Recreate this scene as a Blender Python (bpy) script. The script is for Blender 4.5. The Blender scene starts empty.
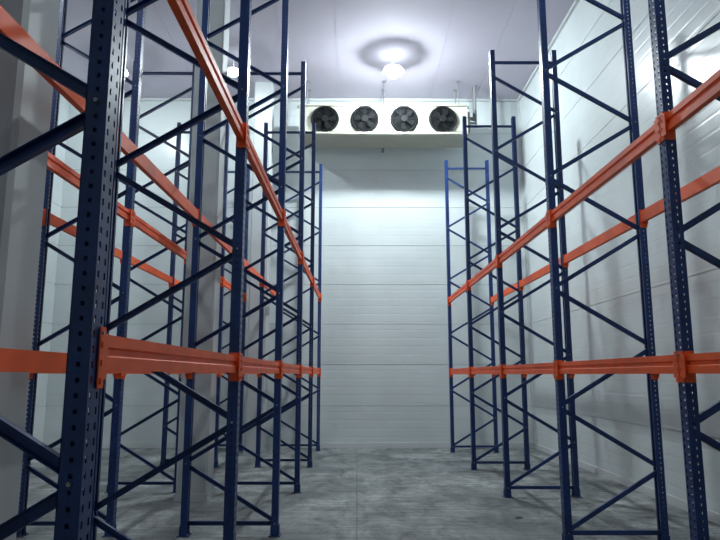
import bpy, bmesh, math, random
from mathutils import Vector, Matrix
random.seed(4)
C = bpy.context.scene.collection
sc = bpy.context.scene
sc.view_settings.view_transform = 'Standard'

# ------------------------------------------------------------ materials
def mat(name, col, rough=0.5, metal=0.0, noise=0.0, nscale=8.0, emis=None, estr=0.0, spec=0.5):
    m = bpy.data.materials.new(name); m.use_nodes = True
    nt = m.node_tree; b = nt.nodes['Principled BSDF']
    b.inputs['Roughness'].default_value = rough
    b.inputs['Metallic'].default_value = metal
    b.inputs['Specular IOR Level'].default_value = spec
    b.inputs['Base Color'].default_value = (*col, 1)
    if noise > 0:
        tc = nt.nodes.new('ShaderNodeTexCoord')
        n = nt.nodes.new('ShaderNodeTexNoise'); n.inputs['Scale'].default_value = nscale
        n.inputs['Detail'].default_value = 5
        nt.links.new(tc.outputs['Object'], n.inputs['Vector'])
        r = nt.nodes.new('ShaderNodeValToRGB')
        r.color_ramp.elements[0].position = 0.3; r.color_ramp.elements[1].position = 0.75
        r.color_ramp.elements[0].color = (*[c*(1-noise) for c in col], 1)
        r.color_ramp.elements[1].color = (*[min(1, c*(1+noise)) for c in col], 1)
        nt.links.new(n.outputs['Fac'], r.inputs['Fac'])
        nt.links.new(r.outputs['Color'], b.inputs['Base Color'])
    if emis:
        b.inputs['Emission Color'].default_value = (*emis, 1)
        b.inputs['Emission Strength'].default_value = estr
    return m

M_BLUE = mat('blue_powder_coat', (0.010, 0.037, 0.150), 0.38, 0.0, 0.25, 6)
M_ORANGE = mat('orange_powder_coat', (0.86, 0.105, 0.014), 0.5, 0.0, 0.12, 5)
M_ZINC = mat('zinc_steel', (0.35, 0.36, 0.37), 0.4, 0.9)
M_COL = mat('painted_column', (0.47, 0.50, 0.51), 0.55, 0, 0.05, 2)
M_CREAM = mat('cream_sheet_metal', (0.42, 0.42, 0.35), 0.45, 0, 0.06, 2)
M_DARK = mat('throat_shade', (0.003, 0.0035, 0.004), 0.9, spec=0.05)
M_BLADE = mat('fan_blade_dark', (0.006, 0.007, 0.008), 0.8, spec=0.12)
M_RING = mat('fan_ring_grey', (0.012, 0.013, 0.014), 0.75, spec=0.15)
M_TRIM = mat('white_flashing', (0.58, 0.61, 0.62), 0.4)
M_PIPE = mat('pipe_insulation', (0.22, 0.22, 0.23), 0.7)
M_LAMP = mat('lamp_housing', (0.75, 0.76, 0.78), 0.5, 0.0)
M_PAPER = mat('paper_scrap', (0.08, 0.08, 0.08), 0.9)
M_CEIL = mat('ceiling_panel', (0.52, 0.49, 0.575), 0.8, 0, 0.05, 0.7, spec=0.3)

def wall_mat():
    m = bpy.data.materials.new('sandwich_panel_white'); m.use_nodes = True
    nt = m.node_tree; b = nt.nodes['Principled BSDF']; L = nt.links.new
    tc = nt.nodes.new('ShaderNodeTexCoord')
    sep = nt.nodes.new('ShaderNodeSeparateXYZ'); L(tc.outputs['Object'], sep.inputs[0])
    mu = nt.nodes.new('ShaderNodeMath'); mu.operation = 'MULTIPLY'; mu.inputs[1].default_value = 2*math.pi/0.2
    L(sep.outputs['Z'], mu.inputs[0])
    sn = nt.nodes.new('ShaderNodeMath'); sn.operation = 'SINE'; L(mu.outputs[0], sn.inputs[0])
    pw = nt.nodes.new('ShaderNodeMapRange'); pw.interpolation_type = 'SMOOTHSTEP'
    pw.inputs['From Min'].default_value = 0.75; pw.inputs['From Max'].default_value = 0.97
    L(sn.outputs[0], pw.inputs['Value'])
    n = nt.nodes.new('ShaderNodeTexNoise'); n.inputs['Scale'].default_value = 0.8; n.inputs['Detail'].default_value = 4
    L(tc.outputs['Object'], n.inputs['Vector'])
    n2 = nt.nodes.new('ShaderNodeTexNoise'); n2.inputs['Scale'].default_value = 1.6; n2.inputs['Detail'].default_value = 1
    L(tc.outputs['Object'], n2.inputs['Vector'])
    bp0 = nt.nodes.new('ShaderNodeBump'); bp0.inputs['Strength'].default_value = 0.2; bp0.inputs['Distance'].default_value = 0.03
    L(n2.outputs['Fac'], bp0.inputs['Height'])
    bp = nt.nodes.new('ShaderNodeBump'); bp.inputs['Strength'].default_value = 0.45
    bp.inputs['Distance'].default_value = 0.0025; bp.invert = True
    L(pw.outputs[0], bp.inputs['Height']); L(bp0.outputs['Normal'], bp.inputs['Normal'])
    L(bp.outputs['Normal'], b.inputs['Normal'])
    r = nt.nodes.new('ShaderNodeValToRGB')
    r.color_ramp.elements[0].position = 0.3; r.color_ramp.elements[1].position = 0.7
    r.color_ramp.elements[0].color = (0.585, 0.64, 0.645, 1); r.color_ramp.elements[1].color = (0.66, 0.715, 0.715, 1)
    L(n.outputs['Fac'], r.inputs['Fac']); L(r.outputs['Color'], b.inputs['Base Color'])
    b.inputs['Roughness'].default_value = 0.27
    return m
M_WALL = wall_mat()
M_JOINT = mat('panel_joint', (0.46, 0.50, 0.50), 0.5)

def floor_mat():
    m = bpy.data.materials.new('concrete_floor'); m.use_nodes = True
    nt = m.node_tree; b = nt.nodes['Principled BSDF']; L = nt.links.new
    tc = nt.nodes.new('ShaderNodeTexCoord')
    mp = nt.nodes.new('ShaderNodeMapping'); mp.inputs['Scale'].default_value = (1, 0.6, 1)
    L(tc.outputs['Object'], mp.inputs[0])
    n = nt.nodes.new('ShaderNodeTexNoise'); n.inputs['Scale'].default_value = 2.4; n.inputs['Detail'].default_value = 12
    n.inputs['Roughness'].default_value = 0.8; n.inputs['Distortion'].default_value = 0.6
    L(mp.outputs[0], n.inputs['Vector'])
    r = nt.nodes.new('ShaderNodeValToRGB')
    r.color_ramp.elements[0].position = 0.38; r.color_ramp.elements[1].position = 0.62
    r.color_ramp.elements[0].color = (0.13, 0.142, 0.143, 1); r.color_ramp.elements[1].color = (0.45, 0.47, 0.46, 1)
    L(n.outputs['Fac'], r.inputs['Fac'])
    n3 = nt.nodes.new('ShaderNodeTexNoise'); n3.inputs['Scale'].default_value = 0.8; n3.inputs['Detail'].default_value = 7
    L(tc.outputs['Object'], n3.inputs['Vector'])
    r3 = nt.nodes.new('ShaderNodeValToRGB')
    r3.color_ramp.elements[0].position = 0.42; r3.color_ramp.elements[1].position = 0.56
    r3.color_ramp.elements[0].color = (0.62, 0.64, 0.65, 1); r3.color_ramp.elements[1].color = (1, 1, 1, 1)
    L(n3.outputs['Fac'], r3.inputs['Fac'])
    mp2 = nt.nodes.new('ShaderNodeMapping'); mp2.inputs['Scale'].default_value = (0.8, 9, 1); mp2.inputs['Rotation'].default_value = (0,0,.12)
    L(tc.outputs['Object'], mp2.inputs[0])
    n4 = nt.nodes.new('ShaderNodeTexNoise'); n4.inputs['Scale'].default_value = 1.5; n4.inputs['Detail'].default_value = 4
    L(mp2.outputs[0], n4.inputs['Vector'])
    r4 = nt.nodes.new('ShaderNodeValToRGB')
    r4.color_ramp.elements[0].position = 0.42; r4.color_ramp.elements[1].position = 0.6
    r4.color_ramp.elements[0].color = (0.72, 0.72, 0.72, 1); r4.color_ramp.elements[1].color = (1, 1, 1, 1)
    L(n4.outputs['Fac'], r4.inputs['Fac'])
    bk = nt.nodes.new('ShaderNodeTexBrick')
    bk.offset = 0.0; bk.inputs['Scale'].default_value = 1.0
    bk.inputs['Brick Width'].default_value = 3.0; bk.inputs['Row Height'].default_value = 3.0
    bk.inputs['Mortar Size'].default_value = 0.012; bk.inputs['Mortar Smooth'].default_value = 0.3
    bk.inputs['Color1'].default_value = (1, 1, 1, 1); bk.inputs['Color2'].default_value = (0.80, 0.82, 0.83, 1)
    bk.inputs['Mortar'].default_value = (0.6, 0.6, 0.6, 1)
    L(tc.outputs['Object'], bk.inputs['Vector'])
    out = r.outputs['Color']
    for o in (r3.outputs['Color'], r4.outputs['Color'], bk.outputs['Color']):
        mx = nt.nodes.new('ShaderNodeMixRGB'); mx.blend_type = 'MULTIPLY'; mx.inputs[0].default_value = 1
        L(out, mx.inputs[1]); L(o, mx.inputs[2]); out = mx.outputs[0]
    L(out, b.inputs['Base Color'])
    r2 = nt.nodes.new('ShaderNodeMapRange'); r2.inputs['From Min'].default_value = .35; r2.inputs['From Max'].default_value = .65
    r2.inputs['To Min'].default_value = 0.5; r2.inputs['To Max'].default_value = 0.75
    L(n3.outputs['Fac'], r2.inputs['Value']); L(r2.outputs[0], b.inputs['Roughness'])
    bp = nt.nodes.new('ShaderNodeBump'); bp.inputs['Strength'].default_value = 0.25; bp.inputs['Distance'].default_value = 0.01
    L(n.outputs['Fac'], bp.inputs['Height']); L(bp.outputs['Normal'], b.inputs['Normal'])
    return m
M_FLOOR = floor_mat()

# ------------------------------------------------------------ mesh helpers
class MB:
    def __init__(s): s.v = []; s.f = []; s.mi = []
    def quad(s, pts, m=0):
        i = len(s.v); s.v += [tuple(p) for p in pts]; s.f.append(tuple(range(i, i+len(pts)))); s.mi.append(m)
    def box(s, x0, x1, y0, y1, z0, z1, m=0):
        i = len(s.v)
        s.v += [(x0,y0,z0),(x1,y0,z0),(x1,y1,z0),(x0,y1,z0),(x0,y0,z1),(x1,y0,z1),(x1,y1,z1),(x0,y1,z1)]
        for f in [(0,3,2,1),(4,5,6,7),(0,1,5,4),(1,2,6,5),(2,3,7,6),(3,0,4,7)]:
            s.f.append(tuple(i+k for k in f)); s.mi.append(m)
    def bar(s, a, b, w, t, m=0):
        a = Vector(a); b = Vector(b); d = (b-a).normalized()
        side = Vector((0,1,0)); n = d.cross(side).normalized()
        def ob(o, w, t):
            i = len(s.v)
            for p in (a, b):
                for (sy, sn) in ((-1,-1),(1,-1),(1,1),(-1,1)):
                    s.v.append(tuple(p + side*(o[1]+sy*t/2) + n*(o[0]+sn*w/2)))
            for f in [(0,1,2,3),(7,6,5,4),(0,4,5,1),(1,5,6,2),(2,6,7,3),(3,7,4,0)]:
                s.f.append(tuple(i+k for k in f)); s.mi.append(m)
        ob((0, -t/2+0.002), w, 0.004)
        ob((w/2-0.002, 0), 0.004, t)
        ob((-w/2+0.002, 0), 0.004, t)
    def cyl(s, c, r, h, axis='Z', n=20, m=0, r2=None, caps=True):
        r2 = r if r2 is None else r2
        i = len(s.v); c = Vector(c)
        ax = {'X':(Vector((0,1,0)),Vector((0,0,1)),Vector((1,0,0))),
              'Y':(Vector((0,0,1)),Vector((1,0,0)),Vector((0,1,0))),
              'Z':(Vector((1,0,0)),Vector((0,1,0)),Vector((0,0,1)))}[axis]
        for k,(rr,o) in enumerate(((r,-h/2),(r2,h/2))):
            for j in range(n):
                a = 2*math.pi*j/n
                s.v.append(tuple(c+ax[0]*rr*math.cos(a)+ax[1]*rr*math.sin(a)+ax[2]*o))
        for j in range(n):
            s.f.append((i+j, i+(j+1)%n, i+n+(j+1)%n, i+n+j)); s.mi.append(m)
        if caps:
            s.f.append(tuple(i+n-1-j for j in range(n))); s.mi.append(m)
            s.f.append(tuple(i+n+j for j in range(n))); s.mi.append(m)
    def torus(s, c, R, r, axis='Y', n=36, k=8, m=0):
        i = len(s.v); c = Vector(c)
        A,B,D = {'Y':(Vector((0,0,1)),Vector((1,0,0)),Vector((0,1,0))),'Z':(Vector((1,0,0)),Vector((0,1,0)),Vector((0,0,1)))}[axis]
        for a in range(n):
            t = 2*math.pi*a/n; rad = A*math.cos(t)+B*math.sin(t)
            for b in range(k):
                p = 2*math.pi*b/k
                s.v.append(tuple(c+rad*(R+r*math.cos(p))+D*r*math.sin(p)))
        for a in range(n):
            for b in range(k):
                s.f.append((i+a*k+b, i+((a+1)%n)*k+b, i+((a+1)%n)*k+(b+1)%k, i+a*k+(b+1)%k)); s.mi.append(m)
    def mesh(s, name, mats):
        me = bpy.data.meshes.new(name); me.from_pydata(s.v, [], s.f)
        for mm in mats: me.materials.append(mm)
        me.polygons.foreach_set('material_index', s.mi)
        me.update()
        return me
def obj(name, me, parent=None, loc=(0,0,0), rot=(0,0,0)):
    o = bpy.data.objects.new(name, me); C.objects.link(o)
    o.location = loc; o.rotation_euler = rot
    if parent: o.parent = parent
    return o

# ------------------------------------------------------------ room
XL, XR, Y0, Y1, H = -7.6, 4.3, -6.0, 16.0, 8.95
def wall(name, length, axis, pos, face, start):
    mb = MB(); th = 0.12; ph = 1.0; g = 0.014
    z = 0
    def put(d, a, b, z0, z1, m):
        if axis == 'X':
            y0, y1 = sorted((pos+face*d[0], pos+face*d[1])); mb.box(a, b, y0, y1, z0, z1, m)
        else:
            x0, x1 = sorted((pos+face*d[0], pos+face*d[1])); mb.box(x0, x1, a, b, z0, z1, m)
    while z < H:
        z1 = min(z+ph, H)
        put((0, th), start, start+length, z+g/2, z1-g/2, 0)
        put((0.01, th), start, start+length, z1-g/2, min(z1+g/2, H), 1)
        z = z1
    put((0.01, th), start, start+length, 0, g/2, 1)
    return obj(name, mb.mesh(name, [M_WALL, M_JOINT]))
wall('wall_back', XR-XL, 'X', Y1, 1, XL)
wall('wall_front', XR-XL, 'X', Y0, -1, XL)
wall('wall_right', Y1-Y0, 'Y', XR, 1, Y0)
wall('wall_left', Y1-Y0, 'Y', XL, -1, Y0)
mb = MB(); mb.box(XL-.12, XR+.12, Y0-.12, Y1+.12, -0.2, 0); obj('floor', mb.mesh('floor', [M_FLOOR]))
mb = MB()
x = XL
while x < XR-0.01:
    x1 = min(x+1.19, XR); mb.box(x+.004, x1-.004, Y0, Y1, H, H+.12, 0); x = x1
mb.box(XL-.12, XR+.12, Y0-.12, Y1+.12, H+.008, H+.13, 0)
obj('ceiling', mb.mesh('ceiling', [M_CEIL]))
def trim(name, *b):
    mb = MB(); mb.box(*b); obj(name, mb.mesh(name, [M_TRIM]))
trim('baseboard_back', XL, XR, Y1-.015, Y1, 0, .12)
trim('baseboard_right', XR-.015, XR, Y0, Y1-.015, 0, .12)
trim('baseboard_left', XL, XL+.015, Y0, Y1-.015, 0, .12)
trim('trim_1', XL, XR, Y1-.06, Y1, H-.06, H)
trim('trim_2', XR-.06, XR, Y0, Y1-.06, H-.06, H)
trim('trim_3', XL, XL+.06, Y0, Y1-.06, H-.06, H)
trim('trim_4', XR-.05, XR, Y1-.05, Y1, .12, H-.06)

# ------------------------------------------------------------ columns
def column(name, x, y):
    mb = MB(); s = .22
    c = .03
    pts = [(-s+c,-s),(s-c,-s),(s,-s+c),(s,s-c),(s-c,s),(-s+c,s),(-s,s-c),(-s,-s+c)]
    n = len(pts)
    for i in range(n):
        a, b = pts[i], pts[(i+1)%n]
        mb.quad([(x+a[0],y+a[1],0),(x+b[0],y+b[1],0),(x+b[0],y+b[1],H),(x+a[0],y+a[1],H)])
    mb.box(x-s-.015, x+s+.015, y-s-.015, y+s+.015, 0, .1)
    obj(name, mb.mesh('column', [M_COL]))
column('concrete_column', -2.33, 4.0)
column('concrete_column', -2.33, 9.6)
column('concrete_column', -2.33, 15.2)
column('concrete_column', -2.33, -1.6)

# ------------------------------------------------------------ pallet rack parts
FW = 1.0; FH = 6.95; PW = 0.095; PD = 0.075
def post(mb, cx, inward):
    z0, z1 = 0.008, FH
    xf = cx - inward*PD/2; xb = cx + inward*PD/2
    pitch = 0.05; n = int((z1-z0)/pitch)
    def face(P, width_cuts, hole_cols, hh):
        zs = [z0]
        for k in range(n):
            zc = z0 + (k+.5)*pitch
            zs += [zc-hh/2, zc+hh/2]
        zs.append(z1)
        for i in range(len(width_cuts)-1):
            if i in hole_cols:
                for j in range(0, len(zs)-1, 2):
                    mb.quad([P(width_cuts[i],zs[j]),P(width_cuts[i+1],zs[j]),P(width_cuts[i+1],zs[j+1]),P(width_cuts[i],zs[j+1])])
            else:
                mb.quad([P(width_cuts[i],z0),P(width_cuts[i+1],z0),P(width_cuts[i+1],z1),P(width_cuts[i],z1)])
    w = PW/2
    face(lambda u,z:(xf,u,z), [-w,-w+.014,-w+.028,w-.028,w-.014,w], (1,3), .024)
    for sy in (-1,1):
        face(lambda u,z,sy=sy:(cx+inward*u, sy*w, z), [-PD/2, -.007, .007, PD/2], (1,), .015)
        mb.box(min(xb,xb-inward*.003), max(xb,xb-inward*.003), min(sy*w,sy*(w-.028)), max(sy*w,sy*(w-.028)), z0, z1)
    mb.box(cx-.065, cx+.065, -.075, .075, 0, .008)
    mb.box(cx-.045, cx+.045, -w-.004, -w, 0.008, .11)
    mb.box(cx-.045, cx+.045, w, w+.004, 0.008, .11)
    for sy in (-1,1): mb.cyl((cx+inward*.045, sy*.062, .016), .009, .018, 'Z', 6, 1)
def frame_mesh():
    mb = MB(); post(mb, 0, 1); post(mb, FW, -1)
    a, b = .0, FW
    z = .13; front = True; per = .64
    mb.bar((a,0,.13),(b,0,.13), .045, .03)
    while z + per < FH-.1:
        p, q = ((a,0,z+.02),(b,0,z+per-.02)) if front else ((b,0,z+.02),(a,0,z+per-.02))
        mb.bar(p, q, .045, .03)
        z += per; front = not front
    mb.bar((a,0,FH-.2),(b,0,FH-.2), .045, .03)
    z = .13; k = 0
    while z < FH-.1:
        x = 0 if k%2==0 else FW
        mb.cyl((x, 0, z), .008, PW+.02, 'Y', 6, 1); z += per; k += 1
    return mb.mesh('upright_frame', [M_BLUE, M_ZINC])
ME_FRAME = frame_mesh()

BH = .125
def beam_mesh(L):
    mb = MB(); t = .045
    prof = [(-t/2,.0),(t/2,0),(t/2,BH),(-t/2,BH),(-t/2,BH*.66),(-t/2+.012,BH*.60),(-t/2+.012,BH*.44),(-t/2,BH*.38)]
    n = len(prof)
    for i in range(n):
        a, b = prof[i], prof[(i+1)%n]
        mb.quad([(a[0],.004,a[1]),(a[0],L-.004,a[1]),(b[0],L-.004,b[1]),(b[0],.004,b[1])])
    for y, s in ((0,1),(L,-1)):
        y0, y1 = sorted((y, y+s*.005)); mb.box(-.045, .03, y0, y1, -.06, BH+.02)
        y0, y1 = sorted((y+s*.005, y-s*.042)); mb.box(-.047, -.042, y0, y1, -.06, BH+.02)
        y0, y1 = sorted((y+s*.005, y+s*.03)); mb.box(-.047, -.042, y0, y1, -.03, BH)
        for z in (-.035, .025, .085):
            y0, y1 = sorted((y-s*.018, y-s*.03)); mb.box(-.052, -.047, y0, y1, z-.01, z+.01)
        mb.cyl((-.05, y-s*.03, BH-.0), .006, .008, 'X', 8, 1)
    return mb.mesh('beam', [M_ORANGE, M_ZINC])

def rack(name, xfront, side, ys, levels):
    root = bpy.data.objects.new(name, None); C.objects.link(root)
    root.location = (xfront, 0, 0)
    rz = 0 if side > 0 else math.pi
    for i, y in enumerate(ys):
        obj('upright_frame_%d'%(i+1), ME_FRAME, root, (0, y, 0), (0,0,rz))
    L = ys[1]-ys[0]-PW
    me = beam_mesh(L); k = 0
    for i in range(len(ys)-1):
        for z in levels:
            for xo in (0, side*FW):
                k += 1
                outer_neg = (xo == 0) == (side > 0)
                if outer_neg: obj('beam_%d'%k, me, root, (xo, ys[i]+PW/2, z))
                else: obj('beam_%d'%k, me, root, (xo, ys[i+1]-PW/2, z), (0,0,math.pi))
    return root
YR = [1.6+2.7*i for i in range(6)]
YL = [2.15+2.65*i for i in range(6)]
rack('pallet_rack', 2.19, 1, YR, (1.76, 3.43))
rack('pallet_rack', -.905, -1, YL, (1.765, 3.55))
rack('pallet_rack', -2.72, -1, YL, (1.765, 3.55))

# ------------------------------------------------------------ evaporator (air cooler)
root = bpy.data.objects.new('air_cooler_unit', None); C.objects.link(root)
ex0, ex1, ey0, ey1, ez0, ez1 = -1.38, 2.66, 14.75, 15.6, 7.36, 8.22
mb = MB()
mb.box(ex0, ex1, ey0+.02, ey1, ez0+.2, ez1, 0)
mb.box(ex0-.03, ex0, ey0-.01, ey1+.02, ez0+.12, ez1+.02, 0)
mb.box(ex1, ex1+.03, ey0-.01, ey1+.02, ez0+.12, ez1+.02, 0)
mb.box(ex0-.03, ex1+.03, ey0-.02, ey1+.02, ez1, ez1+.03, 0)
zb = ez0+.10
for (a,b) in [((ey0-.02, ez0+.2),(ey0+.05, zb+.03)),((ey0+.05, zb+.03),(ey1, zb)),((ey1, zb),(ey1, ez0+.2))]:
    mb.quad([(ex0,a[0],a[1]),(ex1,a[0],a[1]),(ex1,b[0],b[1]),(ex0,b[0],b[1])],0)
for x in (ex0, ex1): mb.quad([(x,ey0-.02,ez0+.2),(x,ey0+.05,zb+.03),(x,ey1,zb),(x,ey1,ez0+.2)],0)
mb.box(ex0-.02, ex1+.02, ey0-.035, ey0-.02, ez0+.14, ez0+.18, 0)
for x in (ex0+1.01, ex0+2.02, ex0+3.03): mb.box(x-.008, x+.008, ey0+.008, ey0+.022, ez0+.2, ez1, 0)
obj('housing', mb.mesh('housing', [M_CREAM]), root)
fans = [-.78, .19, 1.14, 2.08]; fz = 7.88
for k, fx in enumerate(fans):
    mb = MB()
    mb.cyl((fx, ey0+.012, fz), .32, .012, 'Y', 40, 0)  # near-black disc paints the shade inside the fan throat
    mb.torus((fx, ey0, fz), .32, .022, 'Y', 44, 8, 1)
    mb.torus((fx, ey0-.05, fz), .30, .008, 'Y', 44, 6, 1)
    for R in (.09,.14,.19,.24,.27): mb.torus((fx, ey0-.08, fz), R, .003, 'Y', 36, 4, 1)
    for a in range(4):
        t = a*math.pi/4; d = Vector((math.cos(t),0,math.sin(t)))
        nrm = Vector((-math.sin(t),0,math.cos(t)))*.004
        p, q = Vector((fx,ey0-.075,fz))-d*.295, Vector((fx,ey0-.075,fz))+d*.295
        mb.quad([p-nrm,q-nrm,q+nrm,p+nrm],1)
    mb.cyl((fx, ey0-.04, fz), .075, .05, 'Y', 20, 1)
    for a in range(5):
        t = 2*math.pi*a/5 + k*.4
        def P(r, da, dy): return (fx+r*math.cos(t+da), ey0-.03+dy, fz+r*math.sin(t+da))
        mb.quad([P(.07,-.3,-.01),P(.18,-.35,-.012),P(.275,-.12,-.015),P(.275,.42,.025),P(.18,.35,.02),P(.07,.3,.01)],2)
    obj('fan_%d'%(k+1), mb.mesh('fan', [M_DARK, M_RING, M_BLADE]), root)
mb = MB()
for x in (ex0+.15, .67, ex1-.15):
    for y in (ey0+.2, ey1-.15):
        mb.cyl((x,y,(ez1+H)/2+.01), .012, H-ez1-.02, 'Z', 8, 0)
        mb.box(x-.05,x+.05,y-.05,y+.05,H-.02,H,0)
mb.box(ex0-.1, ex1+.1, ey0+.17, ey0+.23, ez1+.03, ez1+.08, 0)
obj('hangers', mb.mesh('hangers', [M_ZINC]), root)
mb = MB()
mb.cyl((ex1+.16, ey0+.55, 8.12), .045, .30, 'X', 12)
mb.cyl((ex1+.16, ey0+.40, 7.94), .03, .30, 'X', 12)
mb.cyl((ex1+.30, ey0+.55, 8.51), .045, .88, 'Z', 12)
mb.cyl((ex1+.30, ey0+.40, 8.43), .03, 1.04, 'Z', 12)
mb.box(ex1+.03, ex1+.14, ey0+.3, ey0+.65, 7.7, 8.2)
mb.cyl((.67, 15.8, zb+.04), .03, .4, 'Y', 12)
obj('refrigerant_pipes', mb.mesh('pipes', [M_PIPE]), root)

# ------------------------------------------------------------ lamps (pendant, plus an added weak ring imitating glare)
def lamp(x, y, S, col, R=.13, PR=.24, up=0):
    root = bpy.data.objects.new('high_bay_lamp', None); C.objects.link(root); root.location = (x, y, H)
    D = -.40
    mb = MB()
    mb.cyl((0,0,-.01), .07, .02, 'Z', 20)
    mb.cyl((0,0,(D+.12)/2), .012, -(D+.12)-.02, 'Z', 10)
    mb.cyl((0,0,D+.09), .06, .08, 'Z', 24, 0, .04)
    mb.cyl((0,0,D+.018), PR, .03, 'Z', 40, 0, PR-.02)
    mb.torus((0,0,D+.003), PR-.004, .006, 'Z', 40, 8)
    obj('housing', mb.mesh('lamp_housing', [M_LAMP]), root)
    m = mat('lamp_glass', (1,1,1), .3, emis=col, estr=S)
    me = bpy.data.meshes.new('diffuser'); bm = bmesh.new()
    bmesh.ops.create_uvsphere(bm, u_segments=28, v_segments=16, radius=R)
    bmesh.ops.delete(bm, geom=[v for v in bm.verts if v.co.z > .001], context='VERTS')
    bm.to_mesh(me); bm.free(); me.materials.append(m)
    for p in me.polygons: p.use_smooth = True
    obj('diffuser', me, root, (0,0,D+.002))
    if up:
        mb = MB(); mb.torus((0,0,D+.05), PR-.05, .022, 'Z', 40, 8)
        obj('glare_fill_ring', mb.mesh('glare_fill', [mat('glare_fill_glow', (1,1,1), .3, emis=col, estr=up)]), root)  # added glow ring: fills the plate's shadow, imitates the lamp's halo
COOL = (.86, .965, 1.0)
lamp(.82, 13.6, 1300, COOL, .155, .23, 22)
lamp(-2.83, 13.7, 500, COOL, .10, .18, 6)
lamp(-5.4, 13.7, 500, COOL, .10, .18, 6)
lamp(.84, 3.2, 600, COOL)
lamp(-5.3, 4.5, 520, COOL)

mb = MB()
pts = [(-.05,-.02,.002),(.0,-.04,.010),(.06,-.01,.004),(.04,.03,.015),(-.02,.04,.006)]
for i in range(5): mb.quad([pts[i], pts[(i+1)%5], (0,0,.022)])
mb.quad([(p[0],p[1],.001) for p in reversed(pts)])
obj('plastic_scrap', mb.mesh('scrap', [M_PAPER]), None, (2.0, 8.3, 0))

# ------------------------------------------------------------ world + camera
w = bpy.data.worlds.new('World'); sc.world = w; w.use_nodes = True
w.node_tree.nodes['Background'].inputs[0].default_value = (.5,.6,.7,1)
w.node_tree.nodes['Background'].inputs[1].default_value = .05
cam = bpy.data.cameras.new('camera'); cam.lens = 32; cam.sensor_width = 36; cam.clip_start = .05
co = bpy.data.objects.new('camera', cam); C.objects.link(co)
co.location = (0, 0, 1.75); co.rotation_euler = (math.radians(90+9.3), 0, -.0047)
sc.camera = co
